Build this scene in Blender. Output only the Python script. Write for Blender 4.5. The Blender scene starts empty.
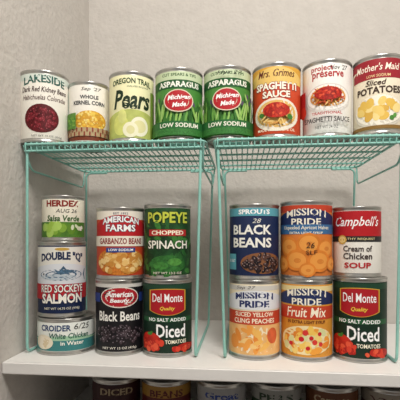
import bpy, bmesh, math, random
from mathutils import Vector
random.seed(7)
sc=bpy.context.scene
try:
    sc.view_settings.view_transform='Standard'
except Exception: pass
Z0=1.40           # eye height
SH=Z0-0.169       # pantry shelf top
RK=Z0+0.1445      # wire rack top

# ------------------------------------------------------------- materials
def lin(h):
    c=[int(h[i:i+2],16)/255 for i in (0,2,4)]
    return [x/12.92 if x<=.04045 else ((x+.055)/1.055)**2.4 for x in c]+[1]
MC={}
def mat(h,rough=.5,metal=0,noise=0,nscale=300,bump=0,bscale=200,name=None,spec=.3):
    key=(h,rough,metal,noise,nscale,bump,bscale)
    if key in MC: return MC[key]
    m=bpy.data.materials.new(name or 'mat_'+h); m.use_nodes=True
    nt=m.node_tree; b=nt.nodes['Principled BSDF']
    c=lin(h)
    b.inputs['Base Color'].default_value=c
    b.inputs['Roughness'].default_value=rough
    b.inputs['Metallic'].default_value=metal
    b.inputs['Specular IOR Level'].default_value=spec
    tc=nt.nodes.new('ShaderNodeTexCoord')
    if noise:
        n=nt.nodes.new('ShaderNodeTexNoise'); n.inputs['Scale'].default_value=nscale; n.inputs['Detail'].default_value=3
        nt.links.new(tc.outputs['Object'],n.inputs['Vector'])
        r=nt.nodes.new('ShaderNodeValToRGB')
        r.color_ramp.elements[0].position=.35; r.color_ramp.elements[1].position=.65
        r.color_ramp.elements[0].color=[max(0,x*(1-noise)) for x in c[:3]]+[1]
        r.color_ramp.elements[1].color=[min(1,x*(1+noise)) for x in c[:3]]+[1]
        nt.links.new(n.outputs['Fac'],r.inputs['Fac']); nt.links.new(r.outputs['Color'],b.inputs['Base Color'])
    if bump:
        n2=nt.nodes.new('ShaderNodeTexNoise'); n2.inputs['Scale'].default_value=bscale; n2.inputs['Detail'].default_value=3
        nt.links.new(tc.outputs['Object'],n2.inputs['Vector'])
        bp=nt.nodes.new('ShaderNodeBump'); bp.inputs['Strength'].default_value=bump; bp.inputs['Distance'].default_value=.002
        nt.links.new(n2.outputs['Fac'],bp.inputs['Height']); nt.links.new(bp.outputs['Normal'],b.inputs['Normal'])
    MC[key]=m; return m
TIN=mat('BDBCB8',.28,.9,noise=.06,nscale=80,name='tinplate')
WALL=mat('C8C3BD',.75,noise=.03,nscale=40,bump=.8,bscale=120,name='wall_orange_peel')
WHITE=mat('E8E6E3',.45,noise=.02,nscale=20,bump=.12,bscale=90,name='painted_white_shelf')
TEAL=mat('93CABF',.4,noise=.05,nscale=60,name='aqua_coated_wire')

# ------------------------------------------------------------- text cache
TXT={}
def text_mesh(s,bold,shear):
    k=(s,bold,shear)
    if k in TXT: return TXT[k]
    cu=bpy.data.curves.new('t','FONT'); cu.body=s; cu.offset=bold; cu.shear=shear; cu.resolution_u=2
    cu.align_x='CENTER'; cu.space_line=.85
    ob=bpy.data.objects.new('t',cu); sc.collection.objects.link(ob)
    dg=bpy.context.evaluated_depsgraph_get(); dg.update()
    me=bpy.data.meshes.new_from_object(ob.evaluated_get(dg))
    vs=[(v.co.x,v.co.y) for v in me.vertices]; fs=[tuple(p.vertices) for p in me.polygons]
    bpy.data.objects.remove(ob); bpy.data.meshes.remove(me); bpy.data.curves.remove(cu)
    x0=min(v[0] for v in vs);x1=max(v[0] for v in vs);y0=min(v[1] for v in vs);y1=max(v[1] for v in vs)
    vs=[((x-x0)/(x1-x0)-.5,(y-y0)/(y1-y0)-.5) for x,y in vs]
    TXT[k]=(vs,fs); return TXT[k]

class Can:
    def __init__(self,name,X,Y,zb,R,H,base,turn=0,label=(.006,.006)):
        self.name=name;self.X=X;self.Y=Y;self.zb=zb;self.R=R/1.02;self.H=H
        self.v=[];self.f=[];self.m=[];self.mats=[];self.smooth=[]
        self.a0=math.atan2(-Y,-X)+turn   # facing direction
        self.layer=0.00012
        self.lathe(base,label)
    def mi(self,m):
        if m not in self.mats: self.mats.append(m)
        return self.mats.index(m)
    def pt(self,s,t,off):
        a=self.a0+s
        r=self.R+off
        return (r*math.cos(a),r*math.sin(a),t*self.H)
    def lathe(self,base,lab):
        R,H=self.R,self.H; a,b=lab
        L=mat(base) if isinstance(base,str) else base
        prof=[(0,.0028),(.55*R,.0028),(.6*R,.0036),(.88*R,.0036),(.93*R,.0028),(.95*R,0),(1.012*R,0),(1.022*R,.0008),(1.022*R,.0026),(1.004*R,.0038),(.996*R,a-.0006),
              (R,a),(R,H-b),(.996*R,H-b+.0006),(1.004*R,H-.0036),(1.022*R,H-.0026),(1.022*R,H-.0008),(1.012*R,H),(.965*R,H-.0002),(.95*R,H-.004),(.87*R,H-.0042),(.84*R,H-.0032),(.6*R,H-.0032),(.56*R,H-.004),(0,H-.004)]
        n=64; rings=[]
        for r,z in prof:
            if r==0:
                rings.append([len(self.v)]); self.v.append((0,0,z))
            else:
                rings.append(list(range(len(self.v),len(self.v)+n)))
                for i in range(n):
                    th=2*math.pi*i/n; self.v.append((r*math.cos(th),r*math.sin(th),z))
        for k in range(len(rings)-1):
            A,B=rings[k],rings[k+1]; mt=self.mi(L if k==11 else TIN)
            for i in range(n):
                j=(i+1)%n
                if len(A)==1: f=(A[0],B[j],B[i])
                elif len(B)==1: f=(A[i],A[j],B[0])
                else: f=(A[i],A[j],B[j],B[i])
                self.f.append(f); self.m.append(mt); self.smooth.append(True)
    def add(self,pts,faces,m,off=None,smooth=True):
        if off is None:
            self.layer+=0.00006; off=self.layer
        mi=self.mi(mat(m) if isinstance(m,str) else m); b=len(self.v)
        for p in pts: self.v.append(self.pt(p[0],p[1],off+(p[2] if len(p)>2 else 0)))
        for f in faces: self.f.append(tuple(b+i for i in f)); self.m.append(mi); self.smooth.append(smooth)
    def rect(self,s0,s1,t0,t1,m):
        n=max(1,math.ceil((s1-s0)/.1)); p=[];f=[]
        for i in range(n+1):
            s=s0+(s1-s0)*i/n; p+= [(s,t0),(s,t1)]
        for i in range(n): f.append((2*i,2*i+2,2*i+3,2*i+1))
        self.add(p,f,m)
    def band(self,t0,t1,m): self.rect(-math.pi,math.pi,t0,t1,m)
    def curved(self,s0,s1,ft0,ft1,m):   # region between two curves
        n=max(2,math.ceil((s1-s0)/.08)); p=[];f=[]
        for i in range(n+1):
            s=s0+(s1-s0)*i/n; p+=[(s,ft0(s)),(s,ft1(s))]
        for i in range(n): f.append((2*i,2*i+2,2*i+3,2*i+1))
        self.add(p,f,m)
    def ell(self,s,t,rs,rt,m,rot=0,off=None,n=24,rings=3):
        if rs<.16: rings=1; n=12
        p=[(s,t)];f=[]; c,q=math.cos(rot),math.sin(rot); asp=self.H/self.R
        for k in range(1,rings+1):
            for i in range(n):
                a=2*math.pi*i/n; x=rs*k/rings*math.cos(a); y=rt*asp*k/rings*math.sin(a)
                p.append((s+x*c-y*q,t+(x*q+y*c)/asp))
        for i in range(n): f.append((0,1+i,1+(i+1)%n))
        for k in range(rings-1):
            for i in range(n):
                j=(i+1)%n; f.append((1+k*n+i,1+(k+1)*n+i,1+(k+1)*n+j,1+k*n+j))
        self.add(p,f,m,off)
    def beans(self,s,t,rs,rt,n,size,cols,asp=.6,seed=1,hl=None):
        rnd=random.Random(seed); A=self.H/self.R
        base=self.layer
        for i in range(n):
            r=math.sqrt(rnd.random());a=rnd.random()*6.283
            x=s+rs*r*math.cos(a);y=t+rt*r*math.sin(a); ro=rnd.random()*3.14
            k=size*rnd.uniform(.8,1.15)
            y=max(.08,min(.92,y))
            base+=.000006
            self.ell(x,y,k,k*asp/A,rnd.choice(cols),ro,off=base)
            if hl:
                base+=.000004
                self.ell(x-k*.2,y+k*.25/A,k*.3,k*.18/A,hl,ro,off=base)
        self.layer=base
    def text(self,s,sc_,t,w,h,m,bold=.02,shear=0,arc=0,slope=0,outline=None):
        if outline:
            vs,fs=text_mesh(s,bold+.045,shear)
            W,Hh=w*1.03,h*1.12
            self.add([(sc_+x*W,t+y*Hh+arc*(.25-x*x)*4*1.0-arc*.5+slope*x) for x,y in vs],fs,outline,smooth=False)
        vs,fs=text_mesh(s,bold,shear)
        self.add([(sc_+x*w,t+y*h+arc*(.25-x*x)*4-arc*.5+slope*x) for x,y in vs],fs,m,smooth=False)
    def done(self):
        me=bpy.data.meshes.new(self.name); me.from_pydata(self.v,[],self.f)
        for m in self.mats: me.materials.append(m)
        me.polygons.foreach_set('material_index',self.m); me.polygons.foreach_set('use_smooth',self.smooth)
        me.update()
        ob=bpy.data.objects.new(self.name,me); ob.location=(self.X,self.Y,self.zb); sc.collection.objects.link(ob)
        return ob
F=lambda h,n=.25,s=500: mat(h,.5,noise=n,nscale=s)
INK='15151A'
T=RK+.0006
# ============================================================= TOP ROW
c=Can('kidney_bean_can',-.3074,.64,T,.0378,.1075,'EDE9DF')
c.band(.86,.945,'D9E3DA')
c.text('LAKESIDE',.0,.86,1.75,.11,'2E5E55',.03,arc=.035)
c.text('Dark Red Kidney Beans',0,.72,1.95,.095,'3A1218',.015,shear=.2)
c.text('Habichuelas Coloradas',0,.62,1.85,.07,'5A3A38',.005,shear=.2)
c.ell(-.12,.33,.70,.20,F('5B1018'))
c.beans(-.12,.33,.58,.16,80,.08,['6E1520','8A2430','4A0C14','7A1C28'],seed=2,hl='A85058')
c.text('NET WT 15 OZ (425g)',.1,.085,1.2,.03,'444444',0)
c.rect(1.15,1.5,.1,.8,'C9D6CC'); c.done()

c=Can('whole_corn_can',-.2424,.66,T,.0322,.0975,'F1EDE4')
c.band(.07,.14,'7A3B24')
c.text("Sep '27",.1,.87,1.0,.07,INK,.0,shear=.3)
c.text('WHOLE',0,.75,.9,.06,'33373D',.03)
c.text('KERNEL CORN',0,.66,1.6,.065,'33373D',.03)
c.ell(.05,.38,.85,.16,'D9A63A')
c.beans(.05,.38,.75,.14,110,.07,['F0CC58','E8B63A','F5DC84','DDA23A'],asp=.8,seed=3)
c.band(.14,.27,'B9A07A')
for i in range(24):
    s=-1.5+i*.125; c.rect(s,s+.062,.14+.065*(i%2),.205+.065*(i%2),'8E3A2A')
c.rect(-1.5,-.62,.25,.5,'5C8A3A'); c.beans(-.95,.37,.3,.1,30,.08,['4F8A34','7FB04A','6A9A3A'],seed=9)
c.done()

c=Can('pear_can',-.1705,.65,T,.0346,.105,'EEEBBE')
c.curved(-math.pi,math.pi,lambda s:.06,lambda s:.36+.1*math.cos(s*1.2),F('BBC46C',.12,60))
c.text('OREGON TRAIL',0,.85,1.9,.08,'2E4A2A',.03,arc=.03)
c.text('Pears',.02,.60,1.75,.27,'1E3320',.03,shear=.25)
c.text('HALVES IN JUICE',.3,.78,1.0,.03,'3A5A34',.0)
c.ell(-.5,.24,.36,.15,F('D8DC7A',.1,80)); c.ell(-.42,.36,.2,.1,F('DDE08A',.1,80))
c.ell(.35,.22,.42,.14,'F5F2D8'); c.ell(.35,.22,.3,.09,'E6E0A8')
c.ell(-.05,.17,.34,.11,'F3EFCF'); c.ell(-.05,.17,.18,.06,'E2DCA4')
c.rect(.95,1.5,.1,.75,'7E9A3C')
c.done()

def asparagus(name,X,hand,R,seed):
    c=Can(name,X,.65,T,R,.1065,'4C8B3C')
    c.band(.83,.945,'CBDAB4'); 
    c.text('CUT SPEARS & TIPS' ,0,.90,1.5,.04,'2F5A2A',.02)
    c.band(.71,.83,'1F5A2C')
    c.text('ASPARAGUS',0,.77,1.85,.08,'F4F6EA',.04)
    rnd=random.Random(seed)
    for i in range(34):
        s=-1.6+i*.1+rnd.uniform(-.03,.03); t=rnd.uniform(.30,.46); ro=rnd.uniform(-.35,.35)
        c.ell(s,t,.045,.15+rnd.random()*.05,rnd.choice(['6FA84C','8FBF5E','3F7A34','A5CC76','2F6428']),ro)
        c.ell(s-.2*ro*.5,t+.13,.05,.035,rnd.choice(['3E6E38','5C4F6A','2E5A2C']),ro)
    c.ell(-.02,.53,.56,.155,'E9DCC4'); c.ell(-.02,.53,.52,.142,'B8222C')
    c.text('Michigan',0,.57,.85,.08,'FFFFFF',.03,shear=.2,slope=.02)
    c.text('Made',0,.48,.5,.065,'FFFFFF',.03,shear=.2,slope=.02)
    c.band(.15,.255,'2A6A34'); c.text('LOW SODIUM',0,.2,1.5,.06,'F1F1E0',.03)
    if hand: c.text("Hyz 27",.1,.885,.95,.07,INK,.0,shear=.3)
    c.band(.065,.15,F('3A7A38')); c.done()
asparagus('asparagus_can',-.0961,False,.0366,4)
asparagus('asparagus_can',-.0221,True,.0358,5)

def noodles(c,s,t,rs,rt,n,cols,seed):
    rnd=random.Random(seed)
    for i in range(n):
        a=rnd.random()*6.28;r=math.sqrt(rnd.random())
        c.ell(s+rs*r*math.cos(a),t+rt*r*math.sin(a),.15,.009,rnd.choice(cols),rnd.random()*3.1)
c=Can('spaghetti_sauce_can',.0514,.65,T,.0360,.108,'CF4A28')
c.band(.76,.945,'E0A83E'); c.curved(-1.3,1.3,lambda s:.72,lambda s:.84+.1*math.cos(s*1.3),'EBC670')
c.text("Mrs. Grimes",0,.86,1.6,.10,'5A1A14',.015,shear=.3)
c.text('SPAGHETTI',0,.69,1.8,.10,'FFF7E6',.04,outline='8C1818')
c.text('SAUCE',0,.58,1.15,.09,'FFF7E6',.04,outline='8C1818')
c.ell(0,.31,1.0,.22,'EFE6D6'); c.ell(0,.32,.85,.18,'E2B566')
noodles(c,0,.32,.7,.14,60,['F0CE84','D99A4C','E6BB66'],5)
c.ell(0,.36,.5,.1,F('B8281A',.3)); c.beans(0,.36,.45,.08,24,.07,['C83A22','9C1C14','E05A34'],seed=6)
c.ell(.5,.27,.1,.04,'3F7A2E',.5); c.ell(-.55,.3,.1,.03,'3F7A2E',-.5)
c.text('MADE WITH OLIVE OIL',0,.1,1.4,.035,'FFF2D8',.01)
c.done()

c=Can('spaghetti_sauce_can',.1253,.65,T,.0356,.1095,'EFEDE8')
c.text('project',-.2,.88,.9,.09,'B3262A',.02)
c.text('preserve',.05,.79,1.3,.10,'B3262A',.02)
c.text("Nov '27",.5,.895,.8,.06,INK,.0,shear=.3)
c.ell(.05,.50,1.0,.19,'DAD6D0'); c.ell(.05,.51,.9,.165,'F6F3EE')
c.ell(.05,.52,.75,.13,'DB9A4A'); noodles(c,.05,.52,.62,.1,60,['EBC27A','D98A3C','C8502A'],8)
c.ell(.05,.55,.5,.085,F('A81F16',.3)); c.beans(.05,.55,.42,.06,22,.07,['C8321E','8C1812','DE5030'],seed=11)
c.rect(-1.5,-.85,.3,.62,'B3262A'); c.ell(-1.0,.35,.2,.08,'C83A2A')
c.text('TRADITIONAL',0,.30,1.1,.035,'B3262A',.02)
c.text('SPAGHETTI SAUCE',0,.22,1.75,.065,'2A2326',.02)
c.text('NET WT 24 OZ',0,.12,.8,.04,'555555',.01)
c.done()

c=Can('potato_can',.1960,.64,T,.0352,.1095,'EFE4CC')
c.band(.84,.945,'9E2430'); c.curved(-1.2,1.2,lambda s:.70,lambda s:.80+.09*math.cos(s*1.3),'9E2430')
c.text("Mother's Maid",-.05,.845,1.8,.09,'FFF6E4',.01,shear=.25)
c.text('LOW SODIUM',0,.735,.9,.035,'F3D9A0',.01)
c.text('Sliced',-.1,.65,.8,.07,'3C2A1E',.02,shear=.25)
c.text('POTATOES',0,.555,1.8,.09,'3C2A1E',.03)
c.ell(0,.28,1.05,.2,'D9D2C2'); c.ell(0,.30,.98,.19,'F7F1E2')
c.beans(0,.32,.75,.12,30,.2,['F0D077','E7BE58','F6DE96','DDAF4C'],asp=.75,seed=12)
c.ell(.5,.2,.1,.03,'4E8A3A',.4); c.ell(.62,.23,.08,.03,'5E9A44',-.5)
c.band(.065,.11,'8C6A34'); c.done()

# ============================================================= LOWER LEVEL
S=SH+.0004
def stackz(h): return S+h+.0003
# left column
c=Can('chicken_chunk_can',-.2715,.64,S,.0437,.0535,'E6EAE4')
c.band(.12,.46,'3C7F80'); c.curved(-1.5,1.5,lambda s:.40,lambda s:.47+.05*math.cos(s*2),'9FC7A8')
c.text('CROIDER',-.4,.74,1.1,.17,'24406E',.03)
c.text('6/25',.55,.77,.6,.16,INK,.0,shear=.2)
c.text('White Chicken',.1,.53,1.4,.15,'1E5A4A',.02,shear=.2)
c.text('in Water',.2,.33,.8,.11,'F5F5EA',.02)
c.ell(-.85,.35,.4,.2,'E9DFC8'); c.beans(-.85,.35,.3,.1,12,.13,['F2E8D4','DCC9A4'],seed=5)
c.done()
z1=stackz(.0535)
c=Can('salmon_can',-.2786,.64,z1,.0364,.1125,'1B2A4E')
c.band(.62,.93,'E4E2DA'); c.curved(-1.45,1.45,lambda s:.40,lambda s:.66+.05*math.cos(s*1.3),'D8DCE2')
c.text('DOUBLE "Q"',0,.79,1.9,.13,'1B2A4E',.05,arc=.03)
c.ell(0,.90,.3,.02,'C9A24A')
c.ell(-.05,.56,.95,.075,F('4A6A84',.3,300)); c.ell(-.15,.53,.75,.04,'B9C4CC'); 
c.add([(.8,.56),(1.15,.64),(1.08,.56),(1.15,.48)],[(0,3,2),(0,2,1)],'3E5C76'); c.add([(-.1,.62),(.25,.60),(.05,.68)],[(0,1,2)],'3E5C76')
c.ell(-.8,.57,.035,.012,'101418')
c.band(.24,.44,'B8232C')
c.text('RED SOCKEYE',0,.38,1.85,.10,'F6F2E8',.02,outline='14204A')
c.text('SALMON',0,.25,1.75,.13,'F6F2E8',.035,outline='14204A')
c.text('NET WT 14.75 OZ (418g)',0,.115,1.5,.04,'E8E4D0',.01); c.done()
z2=z1+.1125+.0003
c=Can('salsa_verde_can',-.2767,.64,z2,.0322,.0690,'E9E4D2')
c.band(.09,.42,F('4F7F2E',.2,100))
c.text('HERDEZ',-.05,.82,1.6,.14,'8A2A22',.045)
c.text('AUG 26',.15,.66,1.0,.08,INK,.0,shear=.2)
c.text('Salsa Verde',0,.50,1.6,.13,'2A5A22',.025,shear=.15)
c.beans(-.2,.25,.9,.12,16,.2,['7FA83A','9CC04E','5F8A2A','A9CC62'],asp=.9,seed=14)
c.beans(.7,.3,.3,.08,8,.12,['F0EDE0','D9E2C0'],seed=15)
c.done()

# column 2
c=Can('black_bean_can',-.1867,.64,S,.0366,.1105,'17161A')
c.band(.90,.945,'D6D4CE')
c.ell(0,.77,.85,.14,'E8E4DA'); c.ell(0,.77,.8,.125,'B3202C')
c.text('American',0,.81,1.1,.075,'FFFFFF',.03,shear=.2)
c.text('Beauty',0,.72,.8,.07,'FFFFFF',.03,shear=.2)
c.rect(-1.5,-.9,.7,.82,'27408A'); c.rect(.9,1.5,.7,.82,'27408A')
c.text('Black Beans',0,.52,1.85,.13,'F4F2EC',.02)
c.beans(0,.28,1.1,.12,110,.1,['2A2228','3C3036','1A1418','4A3E44'],seed=16,hl='8A8088')
c.text('NET WT 15 OZ (425g)',0,.1,1.4,.04,'E4E0D4',.01); c.done()
z=stackz(.1105)
c=Can('garbanzo_bean_can',-.1850,.64,z,.0366,.1060,'C94828')
c.band(.83,.945,'F0E9DC'); c.curved(-1.4,1.4,lambda s:.60,lambda s:.76+.13*math.cos(s*1.2),'BE222A')
c.text('EST 1952',0,.91,.6,.03,'20305A',.01)
c.text('AMERICAN',0,.815,1.6,.085,'FFFFFF',.03,arc=.035,outline='20305A')
c.text('FARMS',0,.71,1.25,.095,'FFFFFF',.03,outline='20305A')
c.band(.46,.60,'F1EADB')
c.text('GARBANZO BEANS',0,.53,1.95,.085,'8A1C20',.03)
c.ell(0,.25,1.1,.19,F('C9772C',.2)); c.beans(0,.25,1.0,.15,80,.12,['E9BE74','D9A050','F0CE8C','C98A3C'],asp=.85,seed=17)
c.rect(-.6,.6,.375,.44,'27408A'); c.text('LOW SODIUM',0,.41,1.0,.035,'FFFFFF',.02)
c.done()

def delmonte(name,X,Y,z,R,H,seed):
    c=Can(name,X,Y,z,R,H,'102E20')
    c.band(.87,.935,'1C4430')
    def shield(k,m,dt=0):
        c.curved(-.78*k,.78*k,lambda s:.60+dt-.06*k*(1-(s/.78/k)**2)+(1-k)*.02,lambda s:.80+.085*k+dt-.02*(s/.78)**2-(1-k)*.05,m)
    shield(1.0,'D9AC3A'); shield(.93,'B01C26')
    c.text('Del Monte',0,.765,1.25,.11,'FFFFFF',.01)
    c.text('Quality',0,.625,.6,.06,'F4D24A',.02,shear=.3)
    c.rect(-1.2,1.2,.455,.515,'1F5A34')
    c.text('NO SALT ADDED',0,.485,1.6,.045,'FFFFFF',.02)
    c.text('Diced',.15,.34,1.2,.17,'FFFFFF',.02)
    c.text('TOMATOES',.35,.20,.9,.05,'F4EFD8',.02)
    c.ell(-.75,.2,.5,.12,F('C02A1C',.2,100)); c.ell(.8,.12,.45,.05,F('B3241A',.2,100))
    c.beans(-.65,.16,.5,.07,26,.12,['D8402A','B8241A','E2593A','A81C14'],asp=.8,seed=seed)
    c.beans(.75,.11,.5,.04,16,.11,['D8402A','B8241A','E2593A'],asp=.8,seed=seed+1)
    c.ell(-.75,.30,.13,.02,'4E8A3A'); c.ell(-.68,.31,.1,.02,'3E7A2E',.8)
    c.done()
delmonte('diced_tomato_can',-.1122,.64,S,.0374,.1115,20)
z=stackz(.1115)
c=Can('spinach_can',-.1122,.64,z,.0355,.1090,F('1F4A26',.3,90))
c.beans(0,.4,1.5,.42,90,.2,[F('2A5F2C'),F('1A4220'),F('3A7A34'),F('16381C')],asp=.55,seed=22)
c.text('POPEYE',0,.82,1.85,.15,'C8D04A',.03,outline='14301A')
c.rect(-.85,.85,.575,.66,'B8282A'); c.text('CHOPPED',0,.618,1.4,.06,'FFF8E0',.03)
c.text('SPINACH',0,.46,1.8,.11,'F6F4E6',.02,outline='14301A')
c.ell(.0,.2,.8,.12,F('2F6A2E',.4,200)); c.ell(.3,.23,.3,.05,F('4F8F3E',.3,200)); c.ell(-.3,.18,.32,.05,F('3F7F36',.3,200))
c.text('NET WT 13.5 OZ',0,.085,1.2,.03,'E8E4D0',.01)
c.done()

# column 4
c=Can('peach_can',.0183,.64,S,.0372,.1120,'EFE3C6')
c.band(.87,.93,'D8D5CE')
c.text("Sep 27",-.35,.90,.8,.05,INK,.0,shear=.3)
c.curved(-1.5,1.5,lambda s:.63,lambda s:.78+.09*math.cos(s*1.1),'E8EAEE')
c.text('MISSION',0,.80,1.6,.085,'2A3668',.04,arc=.02); c.text('PRIDE',0,.70,1.2,.085,'2A3668',.04)
c.band(.44,.61,'C8482E')
c.text('SLICED YELLOW',0,.57,1.6,.055,'FFF4DA',.02); c.text('CLING PEACHES',0,.49,1.7,.06,'FFF4DA',.02)
c.band(.065,.44,F('EBB878',.1,60))
c.ell(0,.25,1.0,.17,'F6E7C8')
c.beans(0,.26,.9,.12,26,.24,['F0A24A','F3BC62','E88E3A','F6CC84'],asp=.42,seed=24)
c.ell(.75,.3,.25,.1,F('D06038',.2,60)); c.ell(-.85,.22,.22,.09,'EA9440'); c.done()
z=stackz(.1120)
c=Can('black_bean_can',.0180,.64,z,.0368,.1075,'1E2C52')
c.band(.84,.945,'5FA8B8'); 
c.text('SPROUTS',0,.895,1.3,.065,'FFFFFF',.04)
c.text("28",.1,.775,.35,.06,'E8E6DC',.0,shear=.3)
c.text('BLACK',-.1,.66,1.65,.13,'F6F5EE',.03); c.text('BEANS',-.1,.49,1.65,.13,'F6F5EE',.03)
c.ell(.35,.22,.9,.14,'8A5A3A'); c.beans(.35,.22,.8,.11,70,.11,['2A1E22','3E2C2C','1C1418','5A3E38'],seed=25,hl='9A8480')
c.rect(-1.3,-.75,.13,.34,'5FA8B8'); c.text('NO SALT',-1.0,.25,.4,.04,'FFFFFF',.01)
c.done()

def mission(c):
    c.curved(-1.5,1.5,lambda s:.70,lambda s:.80+.10*math.cos(s*1.1),'22305E')
    c.text('MISSION',0,.845,1.6,.09,'F8F2E2',.02,arc=.03)
    c.text('PRIDE',0,.735,1.15,.085,'F8F2E2',.02)
c=Can('fruit_mix_can',.0942,.64,S,.0371,.1125,'DD9838')
c.band(.86,.93,'F0DCA0'); mission(c)
c.rect(-1.4,1.4,.52,.68,'C8442A')
c.text('Fruit Mix',0,.605,1.6,.12,'FFF6DE',.01,shear=.15)
c.text('IN EXTRA LIGHT SYRUP',0,.485,1.5,.04,'6A2A14',.02)
c.ell(0,.26,1.1,.18,'F4E2B0')
c.beans(0,.26,1.0,.15,46,.16,['EFA23E','F4C85E','E68A32','F0E6B8','DADCA0','F2D27A'],asp=.7,seed=27)
c.beans(0,.26,.8,.12,8,.1,['C8202A','D83A34','9CB84A'],asp=.95,seed=28); c.done()
z=stackz(.1125)
c=Can('apricot_can',.0937,.64,z,.0374,.1105,'DB7E38')
c.band(.86,.945,'C8442A'); mission(c)
c.band(.58,.70,'3A6EA0'); c.text('Unpeeled Apricot Halves',0,.655,1.9,.06,'FFF6DE',.01)
c.text('EXTRA LIGHT SYRUP',0,.595,1.3,.03,'FFF6DE',.015)
for s,t,r in [(-.7,.42,.42),(.1,.46,.45),(.8,.40,.4),(-.35,.25,.45),(.5,.24,.46),(-1.0,.2,.35),(1.1,.2,.3),(.05,.13,.3)]:
    c.ell(s,t,r,r*.30,F('DE8230',.12,60)); c.ell(s,t,r*.78,r*.22,'EC9E48'); c.ell(s+.03,t-.005,r*.3,r*.07,'DA8436')
c.text('26',.15,.44,.3,.07,INK,.0,shear=.2)
c.text('SLF',.2,.35,.4,.05,INK,.0)
c.done()

delmonte('diced_tomato_can',.1695,.64,S,.0373,.1165,30)
z=stackz(.1165)
c=Can('cream_soup_can',.1653,.64,z,.0336,.0985,'F1EEE6')
c.band(.58,.935,'B81E26')
c.text("Campbell's",.02,.77,2.0,.18,'FFFFFF',.01,shear=.35)
c.band(.50,.58,'2A2A2C'); c.text('HEALTHY REQUEST',0,.54,1.6,.035,'E6D9A0',.01)
c.ell(-.6,.53,.2,.065,'C9A24A'); c.ell(-.6,.53,.15,.048,'E8CF8A')
c.text('Cream of',.05,.405,1.2,.085,'3A2A2A',.02); c.text('Chicken',.05,.30,1.2,.09,'3A2A2A',.02)
c.text('SOUP',.05,.17,1.1,.08,'B81E26',.03)
c.done()

# ============================================================= cans on the shelf below
LS=Z0-.3155
low=[('tomato_paste_can',-.1900,.0365,'2A0C10','7A662E','DICED','8A7A60'),('baked_bean_can',-.1130,.037,'4A1214','8A6628','BEANS','A89C88'),  # most label colours picked darker, painting in the shade under the shelf
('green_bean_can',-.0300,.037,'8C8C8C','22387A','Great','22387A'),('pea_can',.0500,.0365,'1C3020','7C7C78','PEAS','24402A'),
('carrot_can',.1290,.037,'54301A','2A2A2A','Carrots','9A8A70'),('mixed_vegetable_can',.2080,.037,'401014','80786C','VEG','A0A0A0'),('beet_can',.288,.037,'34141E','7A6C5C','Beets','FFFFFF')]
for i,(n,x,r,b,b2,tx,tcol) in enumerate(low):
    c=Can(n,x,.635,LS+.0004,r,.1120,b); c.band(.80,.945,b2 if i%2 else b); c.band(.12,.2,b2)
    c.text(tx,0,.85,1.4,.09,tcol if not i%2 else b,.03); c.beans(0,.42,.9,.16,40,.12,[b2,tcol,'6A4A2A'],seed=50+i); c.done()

# ============================================================= wire racks
def poly_curve(cu,pts,r,cyc=False):
    sp=cu.splines.new('POLY'); sp.points.add(len(pts)-1); sp.use_cyclic_u=cyc
    for i,p in enumerate(pts): sp.points[i].co=(*p,1); sp.points[i].radius=r
def rounded(pts,rad,cyc=False,n=5):
    out=[];N=len(pts)
    for i,p in enumerate(pts):
        p=Vector(p)
        if not cyc and i in(0,N-1): out.append(tuple(p));continue
        a=Vector(pts[i-1]);b=Vector(pts[(i+1)%N])
        d1=(a-p);d2=(b-p); k1=min(rad,d1.length*.49);k2=min(rad,d2.length*.49)
        A=p+d1.normalized()*k1;B=p+d2.normalized()*k2
        for j in range(n+1):
            t=j/n; out.append(tuple(A*(1-t)**2+p*2*t*(1-t)+B*t*t))
    return out
def rack(x0,x1,y0,y1,lx0,lx1):
    cu=bpy.data.curves.new('wire_shelf_rack','CURVE'); cu.dimensions='3D'; cu.bevel_depth=1.0; cu.bevel_resolution=2; cu.fill_mode='FULL'
    zt=RK-.0012; R=.0021; r=.0010
    top=zt-.0025
    # frame: upper + lower rails
    poly_curve(cu,rounded([(x0,y0,top),(x1,y0,top),(x1,y1,top),(x0,y1,top)],.018,True),R,True)
    poly_curve(cu,rounded([(x0+.004,y0+.003,top-.009),(x1-.004,y0+.003,top-.009)],.01),R*.8)
    n=int((x1-x0-.012)/.0085)
    for i in range(n+1):
        x=x0+.006+(x1-x0-.012)*i/n
        poly_curve(cu,rounded([(x,y0+.002,top-.009),(x,y0-.0005,zt),(x,y1,zt)],.002,n=2),r)
    for k in (.2,.4,.6,.8):
        y=y0+(y1-y0)*k
        poly_curve(cu,[(x0,y,top-.001),(x1,y,top-.001)],.0017)
    zb=SH+.0024
    for xt,xb,sg in((x0,lx0,1),(x1,lx1,-1)):
        # folding U leg
        ya,yb=y0+.006,y1-.006
        poly_curve(cu,rounded([(xt+sg*.05,ya,top-.004),(xt+sg*.006,ya,top-.004),(xb,ya,zb),(xb,yb,zb),(xt+sg*.006,yb,top-.004),(xt+sg*.05,yb,top-.004)],.012),R)
        # upper hinge loop with brace
        poly_curve(cu,rounded([(xt+sg*.002,y0+.004,top),(xt+sg*.005,y0+.02,top-.035),(xt+sg*.005,y1-.02,top-.035),(xt+sg*.002,y1-.004,top)],.012),R*.8)
    cu.materials.append(TEAL)
    ob=bpy.data.objects.new('tmp',cu); sc.collection.objects.link(ob)
    dg=bpy.context.evaluated_depsgraph_get(); dg.update()
    me=bpy.data.meshes.new_from_object(ob.evaluated_get(dg)); bpy.data.objects.remove(ob)
    me.name='wire_shelf_rack'
    for p in me.polygons: p.use_smooth=True
    o=bpy.data.objects.new('wire_shelf_rack',me); sc.collection.objects.link(o)
rack(-.3240,-.0520,.600,.855,-.3180,-.0660)
rack(-.0400,.2220,.600,.855,-.0240,.2095)

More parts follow.
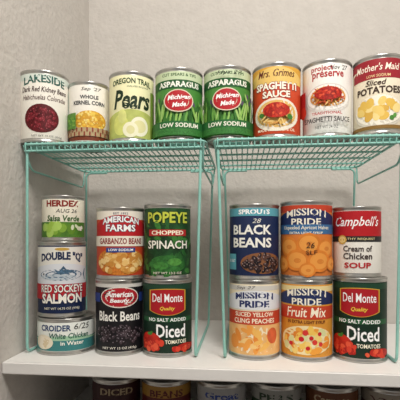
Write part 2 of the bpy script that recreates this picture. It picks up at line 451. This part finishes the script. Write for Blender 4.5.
# ============================================================= room
def box(name,a,b,m,bev=0):
    me=bpy.data.meshes.new(name); bm=bmesh.new(); bmesh.ops.create_cube(bm,size=1)
    for v in bm.verts:
        v.co=Vector([(a[i]+b[i])/2+v.co[i]*(b[i]-a[i]) for i in range(3)])
    if bev: bmesh.ops.bevel(bm,geom=bm.edges[:],offset=bev,segments=3,affect='EDGES')
    bm.to_mesh(me); bm.free(); me.materials.append(m)
    o=bpy.data.objects.new(name,me); sc.collection.objects.link(o); return o
XL,XR,YB,YF=-.331,.80,.90,-1.9
box('wall_back',(XL-.1,YB,0),(XR+.1,YB+.1,2.44),WALL)
box('wall_left',(XL-.1,-.1,0),(XL,YB,2.44),WALL)
box('wall_right',(XR,YF,0),(XR+.1,YB,2.44),WALL)
box('floor',(-1.9,YF,-.1),(XR+.1,YB+.1,0),mat('6A5240',.5,noise=.15,nscale=8,name='floor_wood'))
box('ceiling',(-1.9,YF,2.44),(XR+.1,YB+.1,2.54),mat('E6E3DE',.8,name='ceiling_paint'))
def shelf(name,zt,yf):
    box(name,(XL,yf,zt-.017),(XR,YB,zt),WHITE,.0015)
shelf('pantry_shelf',SH,.560)
shelf('pantry_shelf',LS,.560)
box('trim_1',(XL,YB-.018,SH-.055),(XR,YB,SH-.0175),WHITE,.001)

# ============================================================= lights
def area(name,loc,tgt,size,power,col=(1,.96,.90)):
    l=bpy.data.lights.new(name,'AREA'); l.shape='DISK'; l.size=size; l.energy=power; l.color=col
    o=bpy.data.objects.new(name,l); o.location=loc
    o.rotation_euler=(Vector(tgt)-Vector(loc)).to_track_quat('-Z','Y').to_euler(); sc.collection.objects.link(o)
area('ceiling_light',(.2,-.06,2.38),(.0,.4,1.3),.42,16)
w=bpy.data.worlds.new('World'); sc.world=w; w.use_nodes=True
w.node_tree.nodes['Background'].inputs['Color'].default_value=(1,.97,.94,1)
w.node_tree.nodes['Background'].inputs['Strength'].default_value=.36

# ============================================================= camera
cam=bpy.data.cameras.new('camera'); co=bpy.data.objects.new('camera',cam); sc.collection.objects.link(co)
cam.sensor_width=36; cam.lens=36*427/400; cam.clip_start=.02
cam.shift_x=.0075; cam.shift_y=.10
co.location=(0,0,Z0); co.rotation_euler=(math.radians(90),0,math.radians(6))
sc.camera=co
